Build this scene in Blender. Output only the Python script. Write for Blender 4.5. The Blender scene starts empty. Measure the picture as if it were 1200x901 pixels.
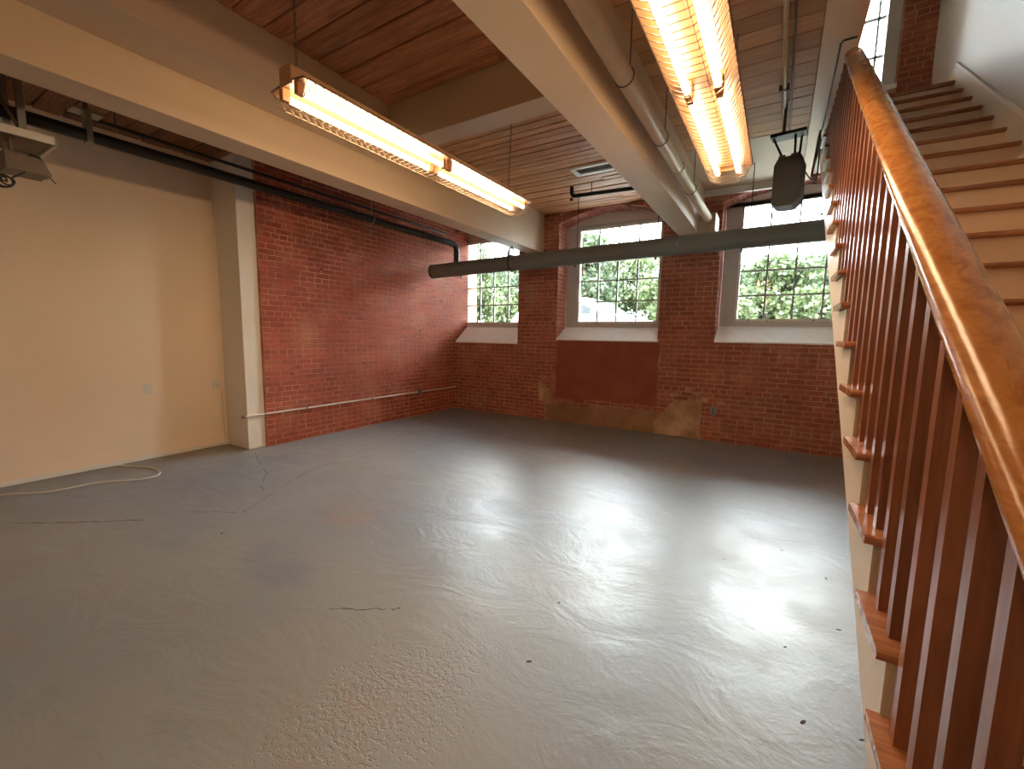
import bpy, math, random
import numpy as np
from math import sin, cos, radians, pi, atan2, hypot
from mathutils import Matrix, Vector
random.seed(7)
S = bpy.context.scene
COL = S.collection

# ------------------------------------------------------------------ camera, sky, exposure
CAM_H, FPX = 1.45, 500.9
def cam_basis(yaw, pitch, roll):
    cy, sy, cp, sp = cos(yaw), sin(yaw), cos(pitch), sin(pitch)
    fwd = Vector((-sy*cp, cy*cp, -sp)); right = Vector((cy, sy, 0)); up = right.cross(fwd)
    return cos(roll)*right + sin(roll)*up, -sin(roll)*right + cos(roll)*up, fwd
CR, CU, CF = cam_basis(radians(31.716), radians(6.59), radians(0.981))
cam_data = bpy.data.cameras.new('camera'); cam = bpy.data.objects.new('camera', cam_data); COL.objects.link(cam)
cam_data.sensor_fit = 'HORIZONTAL'; cam_data.sensor_width = 36; cam_data.lens = FPX/1200*36
cam_data.clip_start = 0.02; cam_data.clip_end = 300
cam.matrix_world = Matrix(((CR.x, CU.x, -CF.x, 0), (CR.y, CU.y, -CF.y, 0), (CR.z, CU.z, -CF.z, CAM_H), (0, 0, 0, 1)))
S.camera = cam

SKY, TUBE, EXPO = 20.0, 22.0, 1.3
world = bpy.data.worlds.new('overcast_sky'); S.world = world; world.use_nodes = True
bg = world.node_tree.nodes['Background']; bg.inputs[0].default_value = (0.90, 0.96, 1.0, 1); bg.inputs[1].default_value = SKY
sun_d = bpy.data.lights.new('sun', 'SUN'); sun_d.energy = 2.0; sun_d.angle = radians(6); sun_d.color = (1, .96, .88)
sun = bpy.data.objects.new('sun', sun_d); COL.objects.link(sun); sun.location = (0, -10, 20)
sun.rotation_euler = (radians(48), 0, radians(-20))      # shines from behind the building on the trees
vs = S.view_settings
vs.view_transform = 'Standard'; vs.look = 'None'; vs.gamma = 1; vs.use_curve_mapping = False; vs.exposure = EXPO

# ------------------------------------------------------------------ room sizes (metres)
XL, YB, ZC = -5.377, 6.57, 3.45          # brick wall left, window wall, plank ceiling
XW = -5.92                               # white wall left
YF = -4.2                                # wall behind the camera
YO = 7.25                                # outer face of window wall
ZU, ZT = 3.80, 7.0                       # upper floor, upper ceiling
SA = radians(0.83)                       # the stair stands slightly askew
RISE, RUN, XS, XR = 0.181, 0.2545, 0.2706, 1.27
def yn(m): return 1.257 + RUN*(m-4)      # nosing of tread m
def px(p):
    v = Vector(p) - Vector((0, 0, CAM_H)); d = v.dot(CF)
    return (600 + FPX*v.dot(CR)/d, 450.5 - FPX*v.dot(CU)/d, d)

# ------------------------------------------------------------------ material helpers
def nmat(name):
    m = bpy.data.materials.new(name); m.use_nodes = True
    nt = m.node_tree; b = nt.nodes['Principled BSDF']
    return m, nt, b
def N(nt, t, **kw):
    n = nt.nodes.new(t)
    for k, v in kw.items():
        if k in n.inputs: n.inputs[k].default_value = v
        else: setattr(n, k, v)
    return n
def pos(nt, scale=(1, 1, 1), obj=False):
    mp = N(nt, 'ShaderNodeMapping'); mp.inputs['Scale'].default_value = scale
    if obj:
        nt.links.new(N(nt, 'ShaderNodeTexCoord').outputs['Object'], mp.inputs[0])
    else:
        nt.links.new(N(nt, 'ShaderNodeNewGeometry').outputs['Position'], mp.inputs[0])
    return mp.outputs[0]
def noise(nt, vec, scale, detail=4, rough=.55, dist=0):
    n = N(nt, 'ShaderNodeTexNoise'); n.inputs['Scale'].default_value = scale; n.inputs['Detail'].default_value = detail
    n.inputs['Roughness'].default_value = rough; n.inputs['Distortion'].default_value = dist
    nt.links.new(vec, n.inputs['Vector']); return n.outputs['Fac']
def ramp(nt, fac, stops):
    r = N(nt, 'ShaderNodeValToRGB'); cr = r.color_ramp
    while len(cr.elements) < len(stops): cr.elements.new(.5)
    for e, (p, c) in zip(cr.elements, stops):
        e.position = p; e.color = (*c, 1) if len(c) == 3 else c
    nt.links.new(fac, r.inputs[0]); return r.outputs[0]
def mix(nt, a, b, fac, mode='MIX'):
    n = N(nt, 'ShaderNodeMix', data_type='RGBA', blend_type=mode)
    for s, v in ((6, a), (7, b)):
        if isinstance(v, tuple): n.inputs[s].default_value = (*v, 1)
        else: nt.links.new(v, n.inputs[s])
    if isinstance(fac, (int, float)): n.inputs[0].default_value = fac
    else: nt.links.new(fac, n.inputs[0])
    return n.outputs[2]
def math_(nt, op, a, b=None, c=None):
    n = N(nt, 'ShaderNodeMath', operation=op)
    for i, v in enumerate((a, b, c)):
        if v is None: continue
        if isinstance(v, (int, float)): n.inputs[i].default_value = v
        else: nt.links.new(v, n.inputs[i])
    return n.outputs[0]
def bump(nt, bsdf, h, strength=.3, dist=.01):
    n = N(nt, 'ShaderNodeBump'); n.inputs['Strength'].default_value = strength; n.inputs['Distance'].default_value = dist
    nt.links.new(h, n.inputs['Height']); nt.links.new(n.outputs[0], bsdf.inputs['Normal']); return n
def g3(h):
    """sRGB 0-255 triple to linear"""
    return tuple(((c/255)/12.92 if c/255 <= .04045 else ((c/255+.055)/1.055)**2.4) for c in h)
def simple(name, col, rough=.6, metal=0, var=.12, scale=6, bmp=0.0, bscale=60, spec=.5):
    m, nt, b = nmat(name); p = pos(nt)
    f = noise(nt, p, scale)
    c = mix(nt, tuple(x*(1-var) for x in col), tuple(min(1, x*(1+var)) for x in col), f)
    nt.links.new(c, b.inputs['Base Color']); b.inputs['Roughness'].default_value = rough; b.inputs['Metallic'].default_value = metal
    b.inputs['Specular IOR Level'].default_value = spec
    if bmp: bump(nt, b, noise(nt, p, bscale), bmp, .005)
    return m
M = {}
M['white_wall'] = simple('painted_plaster', g3((238, 214, 186)), .55, 0, .05, 1.2, .05, 25)
M['stair_wall'] = simple('glossy_white_paint', g3((206, 201, 194)), .45, 0, .05, 1.5, .25, 3.0)
M['beam'] = simple('cream_beam_paint', g3((200, 174, 146)), .5, 0, .04, 1.5, .04, 20)
M['column'] = simple('white_column_paint', g3((235, 228, 215)), .5, 0, .04, 2)
M['trim'] = simple('white_trim_paint', g3((225, 222, 215)), .4, 0, .04, 3)
M['frame'] = simple('grey_window_paint', g3((196, 194, 190)), .4, 0, .05, 4)
M['muntin'] = simple('grey_muntin_paint', g3((140, 140, 138)), .5, 0, .05, 4)
M['sill'] = simple('white_sill_paint', g3((246, 245, 242)), .5, 0, .10, 9, .2, 18)
M['panel'] = simple('pale_infill_panel', g3((226, 220, 210)), .6, 0, .06, 3)
M['black_pipe'] = simple('black_iron_pipe', g3((40, 36, 34)), .4, .3, .2, 8)
M['grey_pipe'] = simple('dark_grey_pipe_paint', g3((116, 124, 126)), .38, 0, .12, 5)
M['white_pipe'] = simple('cream_pipe_paint', g3((214, 190, 158)), .3, 0, .12, 7)
M['steel'] = simple('galvanised_steel', g3((150, 148, 144)), .35, .8, .15, 20)
M['dull_steel'] = simple('dull_steel', g3((110, 98, 86)), .5, .5, .15, 20)
M['conduit'] = simple('white_conduit_paint', g3((225, 215, 200)), .4, 0, .08, 10)
M['plastic_white'] = simple('white_plastic', g3((222, 214, 200)), .4, 0, .03, 5)
M['rubber'] = simple('black_rubber', g3((28, 26, 25)), .5, 0, .1, 10)
M['speaker'] = simple('charcoal_cabinet', g3((84, 88, 92)), .6, 0, .15, 30)
M['fixture'] = simple('aged_enamel', g3((176, 138, 102)), .35, 0, .04, 8)
M['reflector'] = simple('tan_reflector', g3((118, 82, 54)), .4, 0, .05, 8)
M['wire'] = simple('plated_wire', g3((120, 102, 82)), .35, .6, .05, 10)
M['socket'] = simple('lamp_socket_plastic', g3((170, 120, 75)), .5, 0, .1, 10)
M['dark_gap'] = simple('dark_recess', g3((30, 27, 25)), .8, 0, .2, 10)
M['asphalt'] = simple('asphalt', g3((120, 120, 118)), .9, 0, .15, 3)
M['grass'] = simple('lawn_green', g3((74, 88, 52)), .9, 0, .3, 2)
M['bark'] = simple('bark', g3((78, 66, 54)), .9, 0, .3, 12, .4, 30)
M['car'] = simple('white_car_paint', g3((238, 240, 242)), .2, 0, .02, 2)
M['car_glass'] = simple('car_window', g3((60, 68, 72)), .08, 0, .1, 2)
M['tyre'] = simple('tyre', g3((30, 30, 30)), .8, 0, .1, 5)
M['crack'] = simple('crack_dark', g3((52, 48, 45)), .9, 0, .2, 20)

def wood(name, dark, light, rough, axis, gscale=1.0, worn=None):
    m, nt, b = nmat(name)
    sc = {'X': (0.8, 9, 9), 'Y': (9, .8, 9), 'Z': (9, 9, .8)}[axis]
    oi = N(nt, 'ShaderNodeObjectInfo')
    p0 = pos(nt, tuple(s*gscale for s in sc))
    ad = N(nt, 'ShaderNodeVectorMath', operation='ADD'); nt.links.new(p0, ad.inputs[0])
    cb = N(nt, 'ShaderNodeCombineXYZ'); mm = math_(nt, 'MULTIPLY', oi.outputs['Random'], 37.0)
    for i in range(3): nt.links.new(mm, cb.inputs[i])
    nt.links.new(cb.outputs[0], ad.inputs[1]); p = ad.outputs[0]
    g = noise(nt, p, 3.2, 6, .62, .9)
    c = ramp(nt, g, [(.30, dark), (.68, light)])
    tint = ramp(nt, oi.outputs['Random'], [(0, (.80, .78, .76)), (1, (1.12, 1.1, 1.08))])
    c = mix(nt, c, tint, 1.0, 'MULTIPLY')
    if worn:
        w = noise(nt, p, 1.3, 8, .75, 2.0)
        wm = ramp(nt, w, [(.56, (0, 0, 0)), (.68, (1, 1, 1))])
        c = mix(nt, c, worn, math_(nt, 'MULTIPLY', wm, .55))
    nt.links.new(c, b.inputs['Base Color']); b.inputs['Roughness'].default_value = rough
    bump(nt, b, g, .15, .004)
    return m
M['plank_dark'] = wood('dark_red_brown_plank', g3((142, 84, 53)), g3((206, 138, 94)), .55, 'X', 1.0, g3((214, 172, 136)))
M['plank_deep'] = wood('deep_brown_plank', g3((92, 56, 36)), g3((146, 94, 62)), .55, 'X', 1.0, g3((180, 140, 105)))  # deeper brown wood tone for the left bay
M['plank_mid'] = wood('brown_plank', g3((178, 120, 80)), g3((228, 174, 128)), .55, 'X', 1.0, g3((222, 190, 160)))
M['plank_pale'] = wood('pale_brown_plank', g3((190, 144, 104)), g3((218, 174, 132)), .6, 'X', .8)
M['tread'] = wood('varnished_oak', g3((140, 90, 60)), g3((182, 126, 90)), .22, 'X', 1.2)
M['rail'] = wood('varnished_rail', g3((168, 106, 54)), g3((212, 150, 88)), .18, 'Y', 1.2)
M['baluster'] = wood('varnished_baluster', g3((118, 70, 47)), g3((156, 100, 72)), .30, 'Z', 1.0)
M['riser'] = simple('peach_riser_paint', g3((236, 206, 176)), .45, 0, .05, 2)
M['stringer'] = simple('cream_stringer_paint', g3((222, 208, 188)), .45, 0, .06, 3)

def brick_mat(name, by_object, lo, hi, pale):
    m, nt, b = nmat(name); p = pos(nt)
    if by_object: rnd = N(nt, 'ShaderNodeObjectInfo').outputs['Random']
    else:
        a = N(nt, 'ShaderNodeAttribute'); a.attribute_name = 'tint'; rnd = a.outputs['Fac']
    c = ramp(nt, rnd, [(0, lo), (.5, tuple((x+y)/2 for x, y in zip(lo, hi))), (1, hi)])
    n1 = noise(nt, p, 14, 6, .7)
    c = mix(nt, c, ramp(nt, n1, [(.3, (.62, .6, .58)), (.7, (1.2, 1.16, 1.12))]), .8, 'MULTIPLY')
    st = ramp(nt, noise(nt, p, 1.7, 7, .72), [(.50, (0, 0, 0)), (.72, (1, 1, 1))])
    c = mix(nt, c, pale, math_(nt, 'MULTIPLY', st, .5))
    sp = ramp(nt, noise(nt, p, 9, 5, .75), [(.60, (0, 0, 0)), (.70, (1, 1, 1))])
    c = mix(nt, c, pale, math_(nt, 'MULTIPLY', sp, .55))
    dk = ramp(nt, noise(nt, pos(nt, (1, 1, .6)), .9, 5, .6), [(.50, (0, 0, 0)), (.75, (1, 1, 1))])
    c = mix(nt, c, tuple(x*.45 for x in lo), math_(nt, 'MULTIPLY', dk, .45))
    nt.links.new(c, b.inputs['Base Color']); b.inputs['Roughness'].default_value = .75
    bump(nt, b, noise(nt, p, 70, 4), .4, .004)
    return m
BL = dict(lo=g3((146, 62, 37)), hi=g3((178, 84, 53)), pale=g3((208, 150, 114)))
BB = dict(lo=g3((148, 80, 60)), hi=g3((180, 104, 80)), pale=g3((208, 164, 138)))
M['brick_l1'] = brick_mat('red_brick_piece', True, **BL); M['brick_l2'] = brick_mat('red_brick_joined', False, **BL)
M['brick_b1'] = brick_mat('brown_brick_piece', True, **BB); M['brick_b2'] = brick_mat('brown_brick_joined', False, **BB)
def mortar(name, a, bcol):
    m, nt, b = nmat(name); p = pos(nt)
    c = mix(nt, a, bcol, ramp(nt, noise(nt, p, 3, 6, .7), [(.35, (0, 0, 0)), (.65, (1, 1, 1))]))
    nt.links.new(c, b.inputs['Base Color']); b.inputs['Roughness'].default_value = .9
    bump(nt, b, noise(nt, p, 60, 4), .5, .005); return m
M['mortar_l'] = mortar('red_washed_mortar', g3((168, 96, 70)), g3((222, 166, 136)))
M['mortar_b'] = mortar('brown_mortar', g3((176, 122, 98)), g3((214, 170, 144)))
M['patch_red'] = mortar('red_painted_render', g3((140, 70, 54)), g3((160, 88, 70)))
M['patch_brown'] = mortar('brown_smeared_render', g3((140, 102, 74)), g3((170, 128, 96)))
M['patch_tan'] = mortar('tan_crumbling_render', g3((150, 112, 82)), g3((214, 178, 142)))

PIT = (-1.20, 1.05, 75)
def floor_mat():
    m, nt, b = nmat('worn_grey_painted_concrete'); p = pos(nt)
    big = noise(nt, p, .55, 3, .5); c = ramp(nt, big, [(.35, g3((114, 119, 126))), (.65, g3((134, 131, 126)))])
    red = ramp(nt, noise(nt, p, .8, 4, .6), [(.60, (0, 0, 0)), (.74, (1, 1, 1))])
    c = mix(nt, c, g3((142, 112, 98)), math_(nt, 'MULTIPLY', red, .7))
    blu = ramp(nt, noise(nt, pos(nt, (1, 1.4, 1)), .9, 3, .5), [(.60, (0, 0, 0)), (.72, (1, 1, 1))])
    c = mix(nt, c, g3((104, 112, 122)), math_(nt, 'MULTIPLY', blu, .8))
    sp = ramp(nt, noise(nt, p, 34, 3, .7), [(.70, (0, 0, 0)), (.75, (1, 1, 1))])
    c = mix(nt, c, g3((96, 88, 80)), math_(nt, 'MULTIPLY', sp, .5))
    # pitted, worn patch (own shape on the floor)
    geo = N(nt, 'ShaderNodeNewGeometry'); sub = N(nt, 'ShaderNodeVectorMath', operation='SUBTRACT')
    nt.links.new(geo.outputs['Position'], sub.inputs[0]); sub.inputs[1].default_value = (PIT[0], PIT[1], 0)
    mp = N(nt, 'ShaderNodeMapping'); mp.vector_type = 'TEXTURE'
    mp.inputs['Rotation'].default_value = (0, 0, radians(PIT[2])); mp.inputs['Scale'].default_value = (.40, .24, 1)
    nt.links.new(sub.outputs[0], mp.inputs[0])
    ln = N(nt, 'ShaderNodeVectorMath', operation='LENGTH'); nt.links.new(mp.outputs[0], ln.inputs[0])
    near = math_(nt, 'MINIMUM', ln.outputs['Value'], 6.0)
    val = math_(nt, 'SUBTRACT', noise(nt, p, 48, 2, .5), math_(nt, 'MULTIPLY', near, .20))
    val = math_(nt, 'ADD', val, math_(nt, 'MULTIPLY', noise(nt, p, 6, 4, .6), .34))
    pits = ramp(nt, val, [(.55, (0, 0, 0)), (.62, (1, 1, 1))])
    c = mix(nt, c, g3((146, 124, 108)), math_(nt, 'MULTIPLY', pits, .35))
    nt.links.new(c, b.inputs['Base Color'])
    rg = ramp(nt, noise(nt, p, 2.2, 6, .7), [(.3, (.31,)*3), (.7, (.50,)*3)])
    rg2 = mix(nt, rg, (.6, .6, .6), math_(nt, 'MULTIPLY', pits, .8))
    nt.links.new(rg2, b.inputs['Roughness']); b.inputs['Specular IOR Level'].default_value = .6
    sw = noise(nt, pos(nt, (1.0, 1.5, 1)), 1.6, 9, .62, 1.8)             # trowel swirls
    fine = noise(nt, p, 28, 4, .6)
    h = math_(nt, 'ADD', math_(nt, 'MULTIPLY', sw, 1.0), math_(nt, 'MULTIPLY', fine, .16))
    h = math_(nt, 'ADD', h, math_(nt, 'MULTIPLY', pits, -.35))
    bump(nt, b, h, .42, .02)
    return m
M['floor'] = floor_mat()

def glass_mat():
    m = bpy.data.materials.new('window_glass'); m.use_nodes = True; nt = m.node_tree; nt.nodes.clear()
    o = N(nt, 'ShaderNodeOutputMaterial'); t = N(nt, 'ShaderNodeBsdfTransparent'); g = N(nt, 'ShaderNodeBsdfGlossy')
    t.inputs[0].default_value = (.93, .95, .94, 1); g.inputs['Roughness'].default_value = .03
    fr = N(nt, 'ShaderNodeFresnel'); fr.inputs[0].default_value = 1.45; mx = N(nt, 'ShaderNodeMixShader')
    nt.links.new(fr.outputs[0], mx.inputs[0]); nt.links.new(t.outputs[0], mx.inputs[1]); nt.links.new(g.outputs[0], mx.inputs[2])
    nt.links.new(mx.outputs[0], o.inputs[0]); return m
M['glass'] = glass_mat()
def emit(name, col, st):
    m = bpy.data.materials.new(name); m.use_nodes = True; nt = m.node_tree; nt.nodes.clear()
    o = N(nt, 'ShaderNodeOutputMaterial'); e = N(nt, 'ShaderNodeEmission'); e.inputs[0].default_value = (*col, 1); e.inputs[1].default_value = st
    nt.links.new(e.outputs[0], o.inputs[0]); return m
M['tube'] = emit('lit_fluorescent_tube', (1.0, .70, .40), TUBE)
def leaf_mat(name, a, bcol):
    m, nt, b = nmat(name)
    at = N(nt, 'ShaderNodeAttribute'); at.attribute_name = 'tint'
    c = ramp(nt, at.outputs['Fac'], [(0, a), (1, bcol)])
    nt.links.new(c, b.inputs['Base Color']); b.inputs['Roughness'].default_value = .5
    tr = N(nt, 'ShaderNodeBsdfTranslucent'); nt.links.new(c, tr.inputs[0])
    mx = N(nt, 'ShaderNodeMixShader'); mx.inputs[0].default_value = .35
    out = nt.nodes['Material Output']
    nt.links.new(b.outputs[0], mx.inputs[1]); nt.links.new(tr.outputs[0], mx.inputs[2]); nt.links.new(mx.outputs[0], out.inputs[0])
    return m
M['leaf1'] = leaf_mat('mid_green_leaves', g3((46, 60, 34)), g3((84, 96, 62)))
M['leaf2'] = leaf_mat('deep_green_leaves', g3((36, 50, 32)), g3((70, 84, 58)))

# ------------------------------------------------------------------ mesh helpers
class MB:
    def __init__(s): s.v, s.f, s.t = [], [], []
    def add(s, vs, fs, tint=None):
        o = len(s.v); s.v += [tuple(v) for v in vs]; s.f += [tuple(i+o for i in f) for f in fs]
        if tint is not None: s.t += [tint]*len(fs)
        return s
    def box(s, x0, x1, y0, y1, z0, z1, tint=None):
        v = [(x, y, z) for z in (z0, z1) for y in (y0, y1) for x in (x0, x1)]
        return s.add(v, [(0, 2, 3, 1), (4, 5, 7, 6), (0, 1, 5, 4), (2, 6, 7, 3), (0, 4, 6, 2), (1, 3, 7, 5)], tint)
    def prism(s, poly, axis, a0, a1):
        """poly: 2-D points in the two other axes, extruded along axis"""
        def P(u, w, a): return {'X': (a, u, w), 'Y': (u, a, w), 'Z': (u, w, a)}[axis]
        n = len(poly); v = [P(u, w, a0) for u, w in poly] + [P(u, w, a1) for u, w in poly]
        return s.add(v, [tuple(range(n))[::-1], tuple(range(n, 2*n))] + [(i, (i+1) % n, n+(i+1) % n, n+i) for i in range(n)])
    def tube(s, pts, r, n=8, closed=False, caps=True):
        pts = [Vector(p) for p in pts]; k = len(pts); rings = []; up = None
        for i, p in enumerate(pts):
            if closed: t = pts[(i+1) % k] - pts[i-1]
            else: t = pts[min(i+1, k-1)] - pts[max(i-1, 0)]
            t.normalize()
            if up is None:
                up = Vector((0, 0, 1)) if abs(t.z) < .9 else Vector((0, 1, 0))
            a = t.cross(up).normalized(); up = a.cross(t).normalized()
            rr = r[i] if isinstance(r, (list, tuple)) else r
            rings.append([p + a*rr*cos(2*pi*j/n) + up*rr*sin(2*pi*j/n) for j in range(n)])
        v = [q for ring in rings for q in ring]; f = []
        for i in range(k if closed else k-1):
            b = (i+1) % k
            for j in range(n): f.append((i*n+j, i*n+(j+1) % n, b*n+(j+1) % n, b*n+j))
        if caps and not closed: f += [tuple(range(n))[::-1], tuple(range((k-1)*n, k*n))]
        return s.add(v, f)
    def mesh(s, name, mat, smooth=False, bevel=0):
        me = bpy.data.meshes.new(name); me.from_pydata(s.v, [], s.f); me.update()
        if s.t:
            a = me.attributes.new('tint', 'FLOAT', 'FACE'); a.data.foreach_set('value', s.t)
        if mat: me.materials.append(M[mat])
        if smooth:
            me.polygons.foreach_set('use_smooth', [True]*len(me.polygons))
            try: me.set_sharp_from_angle(angle=radians(40))
            except Exception: pass
        return me
    def build(s, name, mat, parent=None, smooth=False, loc=None, bevel=0):
        o = bpy.data.objects.new(name, s.mesh(name, mat, smooth)); COL.objects.link(o)
        if parent: o.parent = parent
        if loc: o.location = loc
        if bevel:
            b = o.modifiers.new('edge', 'BEVEL'); b.width = bevel; b.segments = 2; b.limit_method = 'ANGLE'
        return o
def tag(o, label, cat, group=None, kind=None):
    o['label'] = label; o['category'] = cat
    if group: o['group'] = group
    if kind: o['kind'] = kind
    return o
def empty(name, loc=(0, 0, 0), rz=0):
    o = bpy.data.objects.new(name, None); COL.objects.link(o); o.location = loc; o.rotation_euler = (0, 0, rz); o.empty_display_size = .1
    return o
def st(o, label, cat): return tag(o, label, cat, kind='structure')
def inst(name, me, parent, loc=(0, 0, 0), rz=0):
    o = bpy.data.objects.new(name, me); COL.objects.link(o); o.parent = parent; o.location = loc
    if rz: o.rotation_euler = (0, 0, rz)
    return o

# ------------------------------------------------------------------ floor, plain walls
fl = MB().box(-6.4, 1.75, YF-.3, YO, -.2, 0).build('floor', 'floor'); st(fl, 'worn grey painted concrete floor with scuffs and pits', 'floor')
w = MB(); w.box(XW-.35, XW, YF, 2.66, 0, 2.815); w.box(XW-.35, XW-.05, YF, 2.66, 2.815, ZU)
st(w.build('wall_left_white', 'white_wall'), 'smooth cream painted wall with a ledge near the ceiling', 'wall')
st(MB().box(-6.4, 1.75, YF-.3, YF, 0, ZT).build('wall_front', 'white_wall'), 'plain cream wall behind the viewer', 'wall')
b = MB().box(XW, XW+.015, YF, 2.66, 0, .035).build('baseboard_left', 'trim'); st(b, 'thin pale base strip along the cream wall', 'baseboard')
c = MB().box(-6.3, -5.42, 2.66, 2.868, 0, ZC).build('white_column', 'column', bevel=.006)
st(c, 'white painted square column between cream wall and red brick wall', 'column')

# ------------------------------------------------------------------ brick walls
COURSE, BLEN, JT = 0.0677, 0.212, 0.011
def lay(u0, u1, v0, v1, holes, seed):
    """bricks of a running bond with header courses, cut round the openings"""
    rnd = random.Random(seed); out = []
    row = 0; v = v0
    while v < v1 - .02:
        top = min(v + COURSE - JT, v1)
        header = row % 7 == 3
        bl = BLEN/2 if header else BLEN
        u = u0 - (0 if row % 2 else bl/2) - rnd.random()*.02
        while u < u1:
            a, b = max(u, u0), min(u + bl - JT, u1)
            segs = [(a, b)] if b - a > .025 else []
            for (hu0, hu1, hv0, hv1) in holes:
                if top <= hv0 + .01 or v >= hv1 - .01: continue
                ns = []
                for (p, q) in segs:
                    if q <= hu0 or p >= hu1: ns.append((p, q)); continue
                    if hu0 - p > .025: ns.append((p, hu0))
                    if q - hu1 > .025: ns.append((hu1, q))
                segs = ns
            for (p, q) in segs: out.append((p, q, v, top))
            u += bl
        v += COURSE; row += 1
    return out
UNIT = {}
def brick_unit(mat, axis):
    """unit brick: front face bevelled, local size 1x1 in the wall plane, 1 deep; pivot at the back"""
    k = (mat, axis)
    if k not in UNIT:
        m = MB(); c = .03; cv = .09
        if axis == 'Y':      # wall facing -Y : u = x, v = z, depth towards -y
            bk = [(0, 0, 0), (1, 0, 0), (1, 0, 1), (0, 0, 1)]; md = [(x, -.7, z) for x, _, z in bk]
            fr = [(c, -1, cv), (1-c, -1, cv), (1-c, -1, 1-cv), (c, -1, 1-cv)]
        else:                # wall facing +X : u = y, v = z, depth towards +x
            bk = [(0, 1, 0), (0, 0, 0), (0, 0, 1), (0, 1, 1)]; md = [(.7, y, z) for _, y, z in bk]
            fr = [(1, 1-c, cv), (1, c, cv), (1, c, 1-cv), (1, 1-c, 1-cv)]
        f = [(0+a, (i+1) % 4+a, (i+1) % 4+4+a, i+4+a) for a in (0, 4) for i in range(4) for i in (i,)] + [(8, 9, 10, 11)]
        m.add(bk+md+fr, f); UNIT[k] = (m.mesh('brick', mat), bk+md+fr, f)
    return UNIT[k]
def brick_field(wall, bricks, axis, plane, m_obj, m_join, seed, limit=300):
    rnd = random.Random(seed); sg = -1 if axis == 'Y' else 1
    def P(u, v): return (u, plane, v) if axis == 'Y' else (plane, u, v)
    info = []
    for (p, q, v, t) in bricks:
        cs = [px(P(a, bb)) for a, bb in ((p, v), (q, v), (q, t), (p, t))]
        ar = 0
        if min(c[2] for c in cs) > .1:
            ins = all(-5 < c[0] < 1205 and -5 < c[1] < 906 for c in cs)
            if ins:
                ar = abs(sum(cs[i][0]*cs[(i+1) % 4][1]-cs[(i+1) % 4][0]*cs[i][1] for i in range(4)))/2
                x = cs[0][0]
                if x > 985 or (axis == 'X' and v > 2.85): ar *= .05    # behind the stair or the beam
        info.append((ar, p, q, v, t))
    info.sort(reverse=True)
    me, V, F = brick_unit(m_obj, axis)
    jm = MB()
    for i, (ar, p, q, v, t) in enumerate(info):
        d = .0045 + rnd.uniform(-.0022, .003)
        if i < limit:
            o = bpy.data.objects.new('brick', me); COL.objects.link(o); o.parent = wall
            o.location = P(p, v)
            o.scale = (q-p, d, t-v) if axis == 'Y' else (d, q-p, t-v)
        else:
            vs_ = [(p+x*(q-p), plane+y*d, v+z*(t-v)) if axis == 'Y' else (plane+x*d, p+y*(q-p), v+z*(t-v)) for x, y, z in V]
            jm.add(vs_, F, rnd.random())
    j = jm.build('brickwork', m_join, wall); j['kind'] = 'stuff'
    return j

wl = MB().box(XL-.6, XL, 2.868, YO, 0, ZU).build('wall_left_brick', 'mortar_l')
st(wl, 'dark red brick wall beside the white column', 'wall')
brick_field(wl, lay(2.872, 6.95, .01, ZC, [], 3), 'X', XL, 'brick_l1', 'brick_l2', 5)

hm = MB().tube([(-.002, 0, 0), (.0085, 0, 0)], .016, 7).mesh('hole', 'dark_gap')
for (yy, zz) in [(3.30, .98), (3.22, .90), (4.35, .99), (5.62, 1.02), (5.60, 1.5), (4.3, 1.66), (5.80, 1.62), (5.95, 1.60), (5.90, 2.22), (5.96, 2.12), (6.15, 2.05), (5.6, 1.44), (3.7, 2.3)]:
    inst('hole', hm, wl, (XL, yy, zz))
# window wall with three arched openings
WIN = [dict(x0=-5.63, x1=-3.958, zf=1.315, zb=1.60, n=1), dict(x0=-3.20, x1=-1.526, zf=1.40, zb=1.61, n=2), dict(x0=-.768, x1=.908, zf=1.415, zb=1.635, n=3)]
SPR, CROWN = 3.28, 3.455
def arc(x0, x1, n=14):
    w = (x1-x0)/2; s = CROWN-SPR; R = (w*w+s*s)/(2*s); cx = (x0+x1)/2; cz = CROWN-R
    a = math.asin(w/R)
    return [(cx+R*sin(-a+2*a*i/n), cz+R*cos(-a+2*a*i/n)) for i in range(n+1)]
XE = 1.75
UW = (.46, .80, 4.30, 5.9)
UN = (-1.75, -.30, 4.30, 6.3)          # its neighbour, round the corner of the header              # window upstairs, above the third
wb = MB()
wb.box(-6.0, XE, YB, YO, 0, 1.30)
xs_ = [-6.0] + [v for q in WIN for v in (max(q['x0'], -6.0), q['x1'])] + [XE]
for i in range(0, len(xs_), 2): wb.box(xs_[i], xs_[i+1], YB, YO, 1.30, SPR)
for q in WIN: wb.box(q['x0'], q['x1'], YB, YO, 1.30, q['zf']-.012)
for i in range(0, len(xs_), 2): wb.box(xs_[i], xs_[i+1], YB, YO, SPR, ZU)
for q in WIN: wb.prism(arc(q['x0'], q['x1']) + [(q['x1'], ZU), (q['x0'], ZU)], 'Y', YB, YO)
wb.box(-6.0, XE, YB, YO, ZU, UW[2]); wb.box(-6.0, UN[0], YB, YO, UN[2], ZT); wb.box(UN[1], UW[0], YB, YO, UN[2], ZT); wb.box(UN[0], UN[1], YB, YO, UN[3], ZT); wb.box(UW[1]+.09, XE, YB, YO, UW[2], ZT); wb.box(UW[0], UW[1]+.09, YB, YO, UW[3], ZT)
wb = wb.build('wall_back', 'mortar_b'); st(wb, 'brown brick window wall with three arched openings', 'wall')
holes = [(q['x0'], q['x1'], q['zf'], CROWN+.01) for q in WIN]
SKIP = [(-3.19, -1.50, .40, 1.40), (-3.35, -1.5, 0, .26)]
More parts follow.
